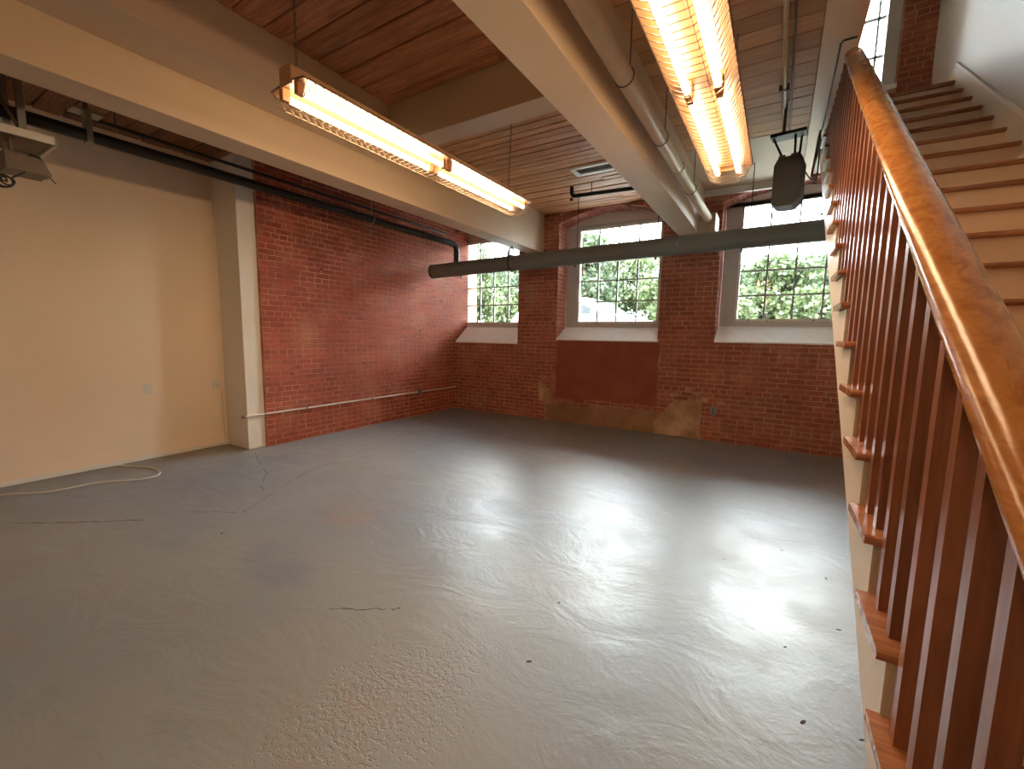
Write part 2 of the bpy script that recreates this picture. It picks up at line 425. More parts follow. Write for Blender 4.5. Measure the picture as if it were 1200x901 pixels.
bricks = lay(-5.37, 1.30, .008, ZC, holes + SKIP, 11)
brick_field(wb, bricks, 'Y', YB, 'brick_b1', 'brick_b2', 8)
ub = MB(); rnd = random.Random(4); me, V, F = brick_unit('brick_b1', 'Y')
for (p, q, v, t) in lay(.905, 1.30, ZU, 5.6, [], 21):
    d = .005+rnd.uniform(-.002, .003)
    ub.add([(p+x*(q-p), YB+y*d, v+z*(t-v)) for x, y, z in V], F, rnd.random())
ub.build('upper_brickwork', 'brick_b2', wb)['kind'] = 'stuff'
# brick reveals and arch rings of the openings
rv = MB(); rnd = random.Random(9)
for q in WIN:
    for side, xx in ((1, q['x0']), (-1, q['x1'])):
        if q['n'] == 1 and side == 1: continue
        z = q['zf']+.02; r_ = 0
        while z < SPR+.02:
            y = YB+.004
            for L in ((.10, .20) if r_ % 2 else (.20, .10)):
                d = .004+rnd.uniform(-.002, .003); z1 = z+COURSE-JT
                x0, x1 = (xx, xx+d) if side == 1 else (xx-d, xx)
                rv.box(x0, x1, y, min(y+L, 6.90), z, z1, rnd.random()); y += L+JT
            z += COURSE; r_ += 1
    A = arc(q['x0'], q['x1'], 26)
    for i in range(26):
        (xa, za), (xb, zb) = A[i], A[i+1]; g = .004; dz = .012+rnd.uniform(-.006, .012)
        y0 = YB-.006-rnd.random()*.006
        for (ya, yb_) in ((y0, YB+.10), (YB+.11, YB+.32)):
            if ya > YB+.05: dz = .008+rnd.uniform(-.004, .006)
            rv.add([(xa+g, ya, za-dz), (xb-g, ya, zb-dz), (xb-g, yb_, zb-dz), (xa+g, yb_, za-dz),
                    (xa+g, ya, za+.1), (xb-g, ya, zb+.1), (xb-g, yb_, zb+.1), (xa+g, yb_, za+.1)],
                   [(0, 3, 2, 1), (0, 1, 5, 4), (3, 7, 6, 2), (0, 4, 7, 3), (1, 2, 6, 5)], rnd.random())
rv.build('reveal_brickwork', 'brick_b2', wb)['kind'] = 'stuff'
def patch(name, mat, cx, cz, pts, thick, seed, rag=.03, dens=5):
    rnd = random.Random(seed); poly = []
    n = len(pts)
    for i in range(n):
        (xa, za), (xb, zb) = pts[i], pts[(i+1) % n]
        for k in range(dens):
            t = k/dens; poly.append((xa+(xb-xa)*t+rnd.uniform(-rag, rag), max(.003, za+(zb-za)*t+rnd.uniform(-rag, rag))))
    return MB().prism(poly, 'Y', YB-thick, YB+.002).build(name, mat, wb)
patch('plaster_patch', 'patch_red', 0, 0, [(-3.19, .40), (-1.50, .42), (-1.50, 1.385), (-3.19, 1.385)], .006, 1, .008, 6)
patch('plaster_patch', 'patch_brown', 0, 0, [(-3.36, .004), (-1.40, .004), (-1.42, .36), (-2.2, .33), (-3.36, .27)], .012, 2, .02)
patch('plaster_patch', 'patch_tan', 0, 0, [(-1.50, .004), (-.86, .004), (-.87, .30), (-.88, .56), (-1.02, .60), (-1.14, .50), (-1.26, .54), (-1.34, .40), (-1.47, .30), (-1.52, .15)], .018, 3, .022)
patch('plaster_patch', 'patch_tan', 0, 0, [(-3.50, .30), (-3.27, .28), (-3.25, .52), (-3.36, .58), (-3.50, .66)], .010, 5, .03, 4)
for (x, z) in [(-1.06, .70), (-.95, .66), (-.84, .58), (-1.26, .62), (-3.44, .74), (-.62, .55)]:
    patch('plaster_patch', 'patch_tan', 0, 0, [(x-.05, z-.03), (x+.05, z-.025), (x+.06, z+.03), (x-.04, z+.028)], .009, int(x*100)+500, .012, 3)

# ------------------------------------------------------------------ windows
YG = 6.965
def window(q):
    n = q['n']; x0, x1 = q['x0'], q['x1']
    r = empty('window_%d' % n, ((x0+x1)/2, YG, q['zb'])); loc = r.location.copy()
    def B(m, name, mat, par=None, **k):
        o = m.build(name, mat, par or r, **k)
        if not par: o.location = -loc
        return o
    zb, ztop = q['zb'], (3.305 if n == 3 else 3.235)
    fx0, fx1 = x0+.10, x1-.0
    gx0, gx1 = x0+.205, x1-.10
    f = MB()
    f.box(x0+.01, gx0, 6.92, 7.02, zb-.02, ztop+.02); f.box(gx1, x1-.01, 6.92, 7.02, zb-.02, ztop+.02)
    f.box(gx0, gx1, 6.92, 7.02, zb-.02, zb+.06); f.box(gx0, gx1, 6.92, 7.02, ztop, ztop+.05)
    B(f, 'window_frame', 'frame')
    s = MB()                                              # inner sash
    for a, b_ in ((gx0, gx0+.03), (gx1-.03, gx1)): s.box(a, b_, 6.94, 6.99, zb+.06, ztop)
    s.box(gx0, gx1, 6.94, 6.99, zb+.06, zb+.095); s.box(gx0, gx1, 6.94, 6.99, ztop-.03, ztop)
    sash = B(s, 'sash', 'trim')
    g0, g1 = gx0+.03, gx1-.03; xs2 = [g0+(g1-g0)*i/4 for i in range(5)]
    zl = zb+.095; rows = [zl, zl+.325, zl+.665, zl+1.005, ztop-.03]
    for i in (1, 2, 3): B(MB().box(xs2[i]-.011, xs2[i]+.011, 6.95, 6.98, zl, ztop-.03), 'muntin', 'muntin', sash)
    for z in rows[1:4]: B(MB().box(g0, g1, 6.952, 6.978, z-.011, z+.011), 'muntin', 'muntin', sash)
    for i in range(4):
        for k in range(4):
            B(MB().box(xs2[i]+.006, xs2[i+1]-.006, 6.963, 6.967, rows[k]+.006, rows[k+1]-.006), 'pane', 'glass', sash)
    for hx in (g0+.26, g1-.30):                          # bent wire lifts
        h = MB().tube([(hx-.11, 6.925, zb+.06), (hx-.10, 6.915, zb+.17), (hx+.10, 6.915, zb+.17), (hx+.11, 6.925, zb+.06)], .007, 6)
        B(h, 'lift_handle', 'dull_steel', sash); B(MB().box(hx-.03, hx+.03, 6.905, 6.925, zb+.035, zb+.065), 'latch', 'frame', sash)
    arcp = arc(x0+.01, x1-.01, 12)
    p = MB().prism([(x0+.01, ztop+.02)] + [(a, zz-.006) for a, zz in arcp] + [(x1-.01, ztop+.02)], 'Y', 6.935, 7.0)
    if n < 3: B(p, 'arch_panel', 'panel')
    else: B(MB().prism([(x0+.01, ztop+.02)] + [(a, zz-.006) for a, zz in arcp] + [(x1-.01, ztop+.02)], 'Y', 6.90, 7.0), 'arch_panel', 'panel')
    sl = MB().prism([(YB-.012, q['zf']-.02), (YB-.012, q['zf']), (6.93, zb+.0), (6.93, zb-.06), (YB+.05, q['zf']-.02)], 'X', max(x0, XL)+.004, x1-.004)
    B(sl, 'window_sill', 'sill')
    return r
st(window(WIN[0]), 'multi-pane window in the corner beside the red brick wall', 'window')
st(window(WIN[1]), 'multi-pane arched window with a white car outside', 'window')
st(window(WIN[2]), 'multi-pane window behind the hanging dark speaker', 'window')
# upstairs window
r = empty('window_4', (0, YG, UW[2])); L0 = r.location.copy()
def B4(m, name, mat):
    o = m.build(name, mat, r); o.location = -L0; return o
f = MB(); f.box(UW[1]-.03, UW[1]+.09, 6.62, 7.0, UW[2], UW[3]); f.box(UW[0], UW[0]+.08, 6.7, 7.0, UW[2], UW[3]); f.box(UW[0], UW[1], 6.7, 7.0, UW[2], UW[2]+.03); f.box(UW[0], UW[1], 6.7, 7.0, UW[3]-.08, UW[3])
B4(f, 'window_frame', 'frame')
ux = [.52, .71, .77]; uz = [UW[2]+.03+.42*i for i in range(5)]
for x in ux[1:2]: B4(MB().box(x-.012, x+.012, 6.80, 6.84, uz[0], UW[3]-.08), 'muntin', 'frame')
for z in uz[1:]: B4(MB().box(ux[0], ux[2], 6.80, 6.84, z-.012, z+.012), 'muntin', 'frame')
for i in range(2):
    for k in range(4): B4(MB().box(ux[i]+.01, ux[i+1]-.01, 6.816, 6.822, uz[k]+.01, (uz+[UW[3]-.08])[k+1]-.01), 'pane', 'glass')
B4(MB().box(UW[0], UW[1]+.10, YB-.03, 6.72, UW[2]-.05, UW[2]), 'window_sill', 'sill')
st(r, 'upstairs window at the head of the stairs', 'window')
r = empty('window_5', (-1.0, YG, UN[2])); L0 = r.location.copy()
f = MB(); f.box(UN[0], UN[0]+.07, 6.8, 6.95, UN[2], UN[3]); f.box(UN[1]-.07, UN[1], 6.8, 6.95, UN[2], UN[3]); f.box(UN[0]+.07, UN[1]-.07, 6.8, 6.95, UN[2], UN[2]+.07); f.box(UN[0]+.07, UN[1]-.07, 6.8, 6.95, UN[3]-.07, UN[3])
B4(f, 'window_frame', 'frame')
B4(MB().box((UN[0]+UN[1])/2-.012, (UN[0]+UN[1])/2+.012, 6.85, 6.89, UN[2]+.07, UN[3]-.07), 'muntin', 'frame')
for a, b_ in ((UN[0]+.07, (UN[0]+UN[1])/2-.012), ((UN[0]+UN[1])/2+.012, UN[1]-.07)):
    B4(MB().box(a, b_, 6.868, 6.872, UN[2]+.07, UN[3]-.07), 'pane', 'glass')
st(r, 'second upstairs window hidden behind the stair header', 'window')

# ------------------------------------------------------------------ ceiling, planks, beams
AX0, AX1, AXU, ABOT, ASTEP = -3.742, -3.475, -3.083, 2.83, 3.12
BX0, BX1 = -1.263, -1.006
HX0, HX1, HZ = .092, .308, 3.40
cl = MB(); cl.box(-6.4, HX0+.05, YF, YB+.02, ZC+.025, ZU); cl.box(HX0+.05, 1.75, YF, .55, ZC+.025, ZU)
cl = cl.build('ceiling', 'dark_gap'); st(cl, 'timber plank ceiling between painted beams', 'ceiling')
PK = {}
def planks(x0, x1, y0, y1, wmin, wmax, mat, seed, g=.005):
    rnd = random.Random(seed); y = y0
    while y < y1-.03:
        wd = min(rnd.uniform(wmin, wmax), y1-y)
        if y1-(y+wd) < .05: wd = y1-y
        cuts = [x0, x1]
        if x1-x0 > 1.6 and rnd.random() < .35: cuts.insert(1, x0+(x1-x0)*rnd.uniform(.3, .7))
        for a, b_ in zip(cuts[:-1], cuts[1:]):
            dz = rnd.uniform(-.005, .005)*g/.005; k = .007*g/.005
            m = MB().prism([(y+g, ZC+.03), (y+g, ZC+dz+k), (y+g+k, ZC+dz), (y+wd-g-k, ZC+dz), (y+wd-g, ZC+dz+k), (y+wd-g, ZC+.03)], 'X', a+.001, b_-.001)
            o = m.build('plank', mat, cl)
        y += wd
planks(XW-.05, AX0, YF, YB, .17, .22, 'plank_deep', 1)
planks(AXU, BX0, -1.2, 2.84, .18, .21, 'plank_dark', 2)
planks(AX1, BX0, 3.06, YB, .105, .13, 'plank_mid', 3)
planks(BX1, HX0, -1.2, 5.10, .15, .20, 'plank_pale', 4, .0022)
planks(AX0+.3, HX0, YF, -1.2, .2, .25, 'plank_dark', 5)
MB().box(BX1, HX0, 5.10, YB, ZC-.006, ZC+.03).build('soffit_panel', 'beam', cl)
bA = MB(); bA.box(AX0, AX1, YF, YB, ABOT, ZC+.03); bA.box(AX1, AXU, YF, 3.06, ASTEP, ZC+.03)
st(bA.build('ceiling_beam', 'beam', bevel=.004), 'cream boxed ceiling beam with a stepped side, ending left of the arched window', 'beam')
bB = MB().box(BX0, BX1, YF, YB, ABOT, ZC+.03)
st(bB.build('ceiling_beam', 'beam', bevel=.004), 'cream boxed ceiling beam carrying the pale pipe along its side', 'beam')
bX = MB().box(AXU, BX0, 2.84, 3.06, ASTEP, ZC+.03)
st(bX.build('cross_beam', 'beam', bevel=.004), 'short cream cross beam spanning between the two boxed beams', 'beam')
hd = MB(); hd.box(HX0, HX1, YF, 5.09, HZ, ZU); hd.box(HX0, .175, 5.09, YB, HZ, ZU)
st(hd.build('trim_1', 'riser', bevel=.003), 'cream header board along the edge of the stair opening', 'header')
st(MB().box(BX1, HX0, YB-.05, YB, ZC-.09, ZC).build('trim_2', 'trim'), 'white trim strip where the ceiling meets the window wall', 'trim')
st(MB().box(BX1, -.80, 6.18, YB, 2.83, 3.06).build('trim_3', 'beam', bevel=.004), 'small cream boxing at the wall end of the pale pipe', 'boxing')

# ------------------------------------------------------------------ upper storey shell
st(MB().box(-6.4, 1.75, YF-.3, YO, ZT, ZT+.2).build('ceiling_upper', 'white_wall'), 'upstairs white ceiling over the stairwell', 'ceiling')
st(MB().box(-2.2, -2.0, YF, YB, ZU, ZT).build('wall_upper', 'white_wall'), 'upstairs partition wall seen from the stairwell', 'wall')
sr = empty('wall_right', (0, 0, 0), SA)
MB().box(XR+.001, XR+.3, YF-.2, 6.70, 0, 3.96).build('lower_wall', 'stair_wall', sr)
MB().box(XR+.012, XR+.3, YF-.2, 6.70, 3.96, ZT).build('upper_wall', 'stair_wall', sr)
st(sr, 'glossy white wall along the right side of the stairs', 'wall')

# ------------------------------------------------------------------ staircase
stair = empty('staircase', (0, 0, 0), SA)
tag(stair, 'varnished wooden staircase with square balusters and cream risers', 'staircase')
tm = MB()
n0, td = .0, .285
prof = [(0, -.026), (-.004, -.020), (-.006, -.013), (-.004, -.005), (.004, 0), (td, 0), (td, -.026)]
tm.prism(prof, 'X', XS, XR)
tme = tm.mesh('tread', 'tread')
rme = MB().box(XS+.030, XR, .025, .043, -RISE, -.026).mesh('riser', 'riser')
for m in range(1, 21):
    inst('tread', tme, stair, (0, yn(m), RISE*m))
for m in range(1, 22):
    inst('riser', rme, stair, (0, yn(m), RISE*m))
MB().box(XS, XR, yn(21), 6.66, ZU-.03, ZU+.001).build('landing', 'tread', stair)
MB().box(XS+.03, XR, yn(21)+.045, 6.66, ZU-.34, ZU-.03).build('landing_frame', 'stringer', stair)
# cut stringer on the open side and skirt on the wall side
def saw(off, mm):
    top = []
    for m in range(1, mm+1):
        top += [(yn(m)+.025, RISE*(m-1)-.030 if m > 1 else 0), (yn(m)+.025, RISE*m-.030)]
    top.append((yn(mm+1)+.025, RISE*mm-.030)); return top
pl = saw(0, 20); sl_ = RISE/RUN; drop = .30
low = [(yn(21)+.025, RISE*20-.03-.26), (yn(1)+.025+.30, 0.0)]
MB().prism([(a, b_) for a, b_ in pl] + low, 'X', XS+.026, XS+.060).build('stringer', 'stringer', stair)
ZN = lambda y: RISE + sl_*(y-yn(1))
ya, yb2 = yn(1)-.12, yn(21)+.02
sk = [(ya, 0), (ya, ZN(ya)+.12), (yb2, ZN(yb2)+.12), (6.66, ZU+.135), (6.66, ZU-.04), (yn(21)+.2, RISE*20-.02), (yn(1)+.4, 0)]
MB().prism(sk, 'X', XR-.012, XR+.001).build('skirting', 'stringer', stair)
cap = [(ya, ZN(ya)+.12), (ya, ZN(ya)+.146), (yb2, ZN(yb2)+.146), (yb2, ZN(yb2)+.12)]
MB().prism(cap, 'X', XR-.018, XR+.001).build('skirting_cap', 'trim', stair)
# balusters, two on each tread, cut under the rail
BXC, BW = .321, .034
RO = .793                                # underside of the rail above the nosing line
def rail_z(y): return RISE + sl_*(y-yn(1)) + RO
for m in range(1, 19):
    for off in (.062, .189):
        y0 = yn(m)+off; z0 = RISE*m; za, zb = rail_z(y0)+.012, rail_z(y0+BW)+.012
        lim = HZ
        if z0 > lim-.06: continue
        za, zb = min(za, lim), min(zb, lim)
        b_ = MB().prism([(y0, z0), (y0+BW, z0), (y0+BW, zb), (y0, za)], 'X', BXC-BW/2, BXC+BW/2)
        b_.build('baluster', 'baluster', stair)
# hand rail: rounded profile swept up the pitch
prf = []
hw, ht = .050, .07; RXC = BXC+.010
for a in range(0, 13):
    t = pi*a/12; prf.append((hw*cos(t)*(1.0), .032+.038*sin(t)))
prf += [(-hw, .022), (-hw*.80, .010), (-hw*.62, 0), (hw*.62, 0), (hw*.80, .010), (hw, .022)]
ys, ye = yn(1)-.02, 3.70
m_ = MB(); n = len(prf); V = []
cz = 1/cos(atan2(RISE, RUN))
for y in (ys, ye):
    V += [(RXC+u, y - w*.0, rail_z(y)+w*cz*1.0) for u, w in prf]
m_.add(V, [tuple(range(n)), tuple(range(n, 2*n))[::-1]] + [(i, n+i, n+(i+1) % n, (i+1) % n) for i in range(n)])
m_.build('handrail', 'rail', stair, smooth=True)
nw = MB(); ny = yn(1)-.06
nw.box(BXC-.045, BXC+.045, ny-.045, ny+.045, 0, 1.12); nw.box(BXC-.058, BXC+.058, ny-.058, ny+.058, 1.12, 1.15); nw.box(BXC-.055, BXC+.055, ny-.055, ny+.055, 0, .18)
nw.build('newel_post', 'baluster', stair, bevel=.005)

# ------------------------------------------------------------------ fluorescent fixtures
def fixture(x, y0, z, label, nsec=2, chains=((.25, 0),)):
    """8 ft row of two sections, hung along Y"""
    r = empty('fluorescent_light', (x, y0, z)); L = 1.22*nsec
    h = MB().box(-.05, .05, 0, L, .012, .085).build('housing', 'fixture', r, bevel=.004)
    MB().prism([(-.155, .0), (-.15, -.008), (-.05, .004), (.05, .004), (.15, -.008), (.155, .0), (.05, .014), (-.05, .014)], 'Y', 0, L).build('reflector', 'reflector', r)
    for s_ in range(nsec):
        a = s_*1.22
        for sx in (-.068, .068):
            t = MB().tube([(sx, a+.055, -.040), (sx, a+1.165, -.040)], .0165, 12).build('tube', 'tube', r, smooth=True)
            for yy in (a+.03, a+1.19):
                MB().box(sx-.016, sx+.016, yy-.022, yy+.022, -.060, .004).build('lamp_socket', 'socket', t)
        g = MB(); wr = .0019
        prof = [(-.155, -.004), (-.115, -.085), (-.055, -.118), (.055, -.118), (.115, -.085), (.155, -.004)]
        for (u, w_) in prof[1:-1]: g.tube([(u, a+.01, w_), (u, a+1.21, w_)], wr, 4)
        k = 0; yy = a+.015
        while yy < a+1.21:
            g.tube([(u, yy, w_) for u, w_ in prof], wr, 4); yy += .048
        for sd in (-1, 1):                              # lattice on the sloping sides
            yy = a+.015
            while yy < a+1.16:
                g.tube([(sd*.155, yy, -.004), (sd*.115, yy+.048, -.085)], wr, 4); yy += .048
        g.build('wire_guard', 'wire', r)
    MB().box(-.052, .052, -.008, 0, -.012, .088).build('end_cap', 'fixture', r); MB().box(-.052, .052, L, L+.008, -.012, .088).build('end_cap', 'fixture', r)
    for fy, dx in ((.06, .0), (L-.22, .02)):
        c = MB(); zt = ZC-z; nn = int((zt-.085)/.034)
        for i in range(nn):
            zc_ = .085+(i+.5)*(zt-.085)/nn; rr = .007; hh = .021; xx = dx*(i+.5)/nn
            pts = [(xx+rr*cos(t)*(1 if i % 2 else 0), fy+rr*cos(t)*(0 if i % 2 else 1), zc_+hh*sin(t)) for t in [2*pi*j/8 for j in range(8)]]
            c.tube(pts, .0022, 4, closed=True)
        c.build('chain', 'dull_steel', r)
    return tag(r, label, 'light', 'wire-guarded fluorescent lights')
fixture(-2.34, 1.44, 2.765, 'caged fluorescent strip light hanging beside the stepped cream beam')
fixture(-.40, 1.16, 2.68, 'caged fluorescent strip light hanging between the pale pipe and the staircase')
fixture(-.40, -2.9, 2.68, 'caged fluorescent strip light further back in the row near the stair foot')

# ------------------------------------------------------------------ pipes
def pipe(name, mat, pts, r, label, cat='pipe', n=14, group=None):
    e = empty(name, pts[0]); o = Vector(pts[0])
    MB().tube([Vector(p)-o for p in pts], r, n).build('pipe_run', mat, e, smooth=True)
    return tag(e, label, cat, group), o
def elbow(p0, c, p1, k=5, rad=.12):
    """rounded corner at c"""
    p0, c, p1 = Vector(p0), Vector(c), Vector(p1); a = c+(p0-c).normalized()*rad; b_ = c+(p1-c).normalized()*rad
    return [a*(1-t)**2+c*2*t*(1-t)+b_*t*t for t in [i/k for i in range(k+1)]]
def rod(parent, o, x, y, z0, z1, r=.006, mat='rubber', name='hanger_rod'):
    return MB().tube([(x-o.x, y-o.y, z0-o.z), (x-o.x, y-o.y, z1-o.z)], r, 6).build(name, mat, parent)
def ring(parent, o, c, R, axis, r=.006, wdt=.012, mat='rubber', name='hanger_ring', arc_=(0, 2*pi)):
    k = 20; pts = []
    for i in range(k):
        t = arc_[0]+(arc_[1]-arc_[0])*i/(k if arc_[1]-arc_[0] > 6.2 else k-1)
        pts.append((c[0]-o.x+(R*cos(t) if axis == 'Y' else 0), c[1]-o.y+(R*cos(t) if axis == 'X' else 0), c[2]-o.z+R*sin(t)))
    return MB().tube(pts, r, 6, closed=arc_[1]-arc_[0] > 6.2).build(name, mat, parent, smooth=True)
# big dark main across the window wall
YP = 5.79
def mz(x): return 2.534+(x+5.2)*.0164
e, o = pipe('main_pipe', 'grey_pipe', [(-5.22, YP, mz(-5.22)), (.98, YP, mz(.98))], .117, 'large dark grey pipe crossing in front of the three windows', n=24)
MB().tube([(-5.25-o.x, 0, 0), (-5.215-o.x, 0, 0)], .126, 20).build('end_cap', 'black_pipe', e, smooth=True)
ring(e, o, (-3.62, YP, mz(-3.62)), .124, 'X', .011); MB().tube([(-3.62-o.x+dx, -.03, mz(-3.62)+dz-o.z) for dx, dz in ((-.06, .10), (-.06, .16), (-.045, .20), (0, .225), (.045, .20), (.06, .16), (.06, .10))], .012, 6).build('clevis', 'grey_pipe', e, smooth=True)
rod(e, o, -3.62, YP, mz(-3.62)+.23, ABOT, .008)
for x in (-2.53, -1.42, -.38):
    rod(e, o, x, YP, mz(x)+.11, ZC, .005)
for x in (-4.62, -3.55, -2.55, -1.43, -.45):
    MB().tube([(x-o.x, 0, mz(x)-.112-o.z), (x-o.x, 0, mz(x)-.135-o.z), (x-o.x, 0, mz(x)-.15-o.z)], [.016, .016, .010], 8).build('drain_plug', 'grey_pipe', e)
MB().tube([(-1.15-o.x, -.112, mz(-1.15)+.0-o.z), (-1.15-o.x, -.13, mz(-1.15)-o.z)], .018, 8).build('bolt', 'steel', e)
# black branch along the left bay, elbow down into the main
XPb, ZPb = -4.72, 2.945
pts = [(XPb, YF+.02, ZPb)] + elbow((XPb, 3, ZPb), (XPb, YP, ZPb), (XPb, YP, 2.6), 6, .13) + [(XPb, YP, mz(XPb)+.115)]
e, o = pipe('branch_pipe', 'black_pipe', pts, .047, 'black branch pipe running under the left bay and turning down into the large pipe')
ring(e, o, (XPb, 4.02, ZPb), .052, 'Y', .008, mat='steel'); rod(e, o, XPb, 4.02, ZPb+.05, ZC, .006, 'steel')
ring(e, o, (XPb, 5.0, ZPb), .052, 'Y', .006, mat='dull_steel'); rod(e, o, XPb, 5.0, ZPb+.05, ZC, .005, 'dull_steel')
MB().box(XPb-.05-o.x, XPb+.05-o.x, 1.235-o.y, 1.27-o.y, -.055, .16).build('strap', 'steel', e)
MB().box(XPb-.07-o.x, XPb+.07-o.x, 1.16-o.y, 1.34-o.y, .16, .172).build('strap_plate', 'steel', e)
MB().box(XPb-.02-o.x, XPb+.02-o.x, 1.24-o.y, 1.26-o.y, .175, ZC-ZPb).build('strap_hanger', 'dull_steel', e)
e, o = pipe('thin_conduit', 'black_pipe', [(-5.30, 2.87-1.6, 3.28), (-5.30, 4.9, 3.27), (-5.33, 6.2, 3.27)], .018, 'thin dark conduit above the black branch pipe near the ceiling', 'conduit', 8)
for yy in (1.6, 3.4, 5.0): MB().tube([(0, yy-o.y, .018), (0, yy-o.y, ZC-o.z)], .006, 6).build('hanger_rod', 'dull_steel', e)
# pale pipe beside the right beam
XPc, ZPc = -.895, 2.985
e, o = pipe('pale_pipe', 'white_pipe', [(XPc, YF+.02, ZPc), (XPc, 4.2, ZPc), (XPc, 6.20, ZPc)], .053, 'cream painted round pipe strapped along the right-hand ceiling beam', n=20)
for yy, dx in ((1.2, 0), (2.66, 0), (3.58, 0), (4.9, 0)):
    ring(e, o, (XPc, yy, ZPc), .057, 'Y', .0045, mat='dull_steel'); rod(e, o, XPc+.03, yy, ZPc+.045, ZC, .004, 'dull_steel')
for yy in (4.25, 6.15):
    MB().tube([(0, yy-.02-o.y, 0), (0, yy+.02-o.y, 0)], .060, 18).build('coupling', 'white_pipe', e, smooth=True)
# short bent sprinkler pipe in the middle bay
e, o = pipe('sprinkler_pipe', 'black_pipe', [(-2.49, 5.46, 3.42)] + elbow((-2.49, 5.46, 3.40), (-2.49, 5.46, 3.30), (-1.3, 5.55, 3.30), 4, .06) + [(BX0, 5.57, 3.30)], .026, 'short bent black sprinkler pipe hanging below the middle planks', n=10)
rod(e, o, -2.22, 5.48, 3.32, ZC, .005)
MB().tube([(0, 0, -.15), (0, 0, -.175)], .02, 8).build('sprinkler_head', 'black_pipe', e)
# white conduit on the red brick wall
e, o = pipe('wall_conduit', 'conduit', [(XL+.022, 2.60, .425), (XL+.022, 4.2, .425), (XL+.022, 6.555, .42)], .011, 'white conduit running low along the red brick wall', 'conduit', 8)
MB().box(.0, .012, -.04, 0, -.018, .018).build('end_fitting', 'steel', e)
MB().box(-.022, .030, 5.50-o.y, 5.57-o.y, -.045, .055).build('junction_box', 'steel', e, bevel=.004)
for yy in (3.4, 4.5): MB().box(-.022, .014, yy-o.y-.012, yy-o.y+.012, -.018, .018).build('strap', 'steel', e)
# conduit on the right bay ceiling that ends above the speaker
e, o = pipe('ceiling_conduit', 'white_pipe', [(-.112, YF+.02, 3.425), (-.11, 5.25, 3.425)], .016, 'pale conduit fixed along the ceiling planks above the speaker', 'conduit', 8)
MB().tube([(.05, 0, 0), (.052, 9.3, 0)], .008, 6).build('thin_cable', 'dull_steel', e)
for yy in (1.5, 3.0, 4.2): MB().box(-.035, .035, yy-o.y-.012, yy-o.y+.012, -.02, .025).build('strap', 'dull_steel', e)

# ------------------------------------------------------------------ ceiling vent
vt = empty('ceiling_vent', (-2.0, 5.05, ZC)); tag(vt, 'white framed slot vent in the brown planks of the middle bay', 'vent')
f = MB()
vx0, vx1, vy0, vy1 = -.29, .60, -.13, .13
f.box(vx0, vx1, vy0, vy0+.05, -.022, .0); f.box(vx0, vx1, vy1-.05, vy1, -.022, 0); f.box(vx0, vx0+.06, vy0+.05, vy1-.05, -.022, 0); f.box(vx1-.06, vx1, vy0+.05, vy1-.05, -.022, 0)
vf = f.build('frame', 'trim', vt)
MB().box(vx0+.06, vx1-.06, vy0+.05, vy1-.05, -.006, 0).build('opening', 'dark_gap', vt)
for i in range(3):
    yy = vy0+.075+i*.04; MB().box(vx0+.06, vx1-.06, yy, yy+.006, -.018, -.004).build('slat', 'dull_steel', vf)

# ------------------------------------------------------------------ hanging speaker and its cable
sp = empty('hanging_speaker', (-.03, 4.5, 2.58), radians(-8)); tag(sp, 'charcoal boxy loudspeaker hung from the ceiling in front of a window', 'speaker')
poly = [(-.105, .02), (-.06, 0), (.05, 0), (.105, .06), (.105, .36), (.085, .40), (-.075, .40), (-.105, .34)]
cbn = MB().prism(poly, 'Y', -.09, .12).build('cabinet', 'speaker', sp, bevel=.008)
MB().prism([(u*.86, .03+w*.88) for u, w in poly], 'Y', -.098, -.09).build('grille', 'speaker', cbn)
for a, b_ in (((-.05, 0, .40), (-.14, .02, .60)), ((.03, 0, .40), (.02, .02, .62)), ((.05, .08, .40), (.06, .08, .64))):
    MB().tube([a, b_], .009, 6).build('strut', 'black_pipe', sp)
MB().box(-.16, .10, -.03, .10, .60, .625).build('mount_plate', 'black_pipe', sp)
MB().tube([(-.07, .03, .62), (-.07, .03, ZC-2.58)], .012, 8).build('drop_pipe', 'dull_steel', sp)
for xx in (-.055, .035): MB().box(xx-.025, xx+.025, -.06, -.02, .40, .425).build('clip', 'steel', sp)
def wld(x, y, z): return (x*cos(SA)-y*sin(SA), x*sin(SA)+y*cos(SA), z)
cb = [(.082, 4.50, 2.86), (.12, 4.6, 2.83), (.17, 4.8, 2.86), (.19, 5.0, 3.0), (.19, 5.09, 3.37), (.198, 5.0, 3.392), (.202, 4.4, 3.392), (.202, 3.72, 3.392), (.215, 3.69, 3.392), (.285, 3.69, 3.392)]
tag(MB().tube(cb, .006, 6).build('speaker_cable', 'rubber', smooth=True), 'thin black cable from the speaker up along the stair header', 'cable')

# ------------------------------------------------------------------ shelf and projector at the cream wall
pj_ = empty('hanging_shelf', (-4.6, .72, 2.72)); tag(pj_, 'white metal shelf on struts hanging by the cream wall', 'shelf')
MB().box(-.24, .24, -.55, .26, 0, .012).build('shelf_tray', 'dull_steel', pj_)
f = MB(); f.box(-.25, -.235, -.55, .27, -.02, .03); f.box(.235, .25, -.55, .27, -.02, .03); f.box(-.25, .25, .26, .275, -.02, .03)
f.build('shelf_rim', 'plastic_white', pj_)
for x, y in ((-.2, .12), (.2, .12), (-.2, -.45), (.2, -.45)):
    MB().box(x-.018, x+.018, y-.018, y+.018, .012, ZC-2.72).build('strut', 'steel', pj_)
MB().tube([(.10, .14, .03), (-.1, -.1, ZC-2.72)], .009, 6).build('brace', 'dull_steel', pj_)
for s in (-.12, .12):
    MB().prism([(-.30, -.012), (-.26, -.012), (-.06, -.10), (-.10, -.10)], 'X', s-.02, s+.02).build('bracket', 'steel', pj_)
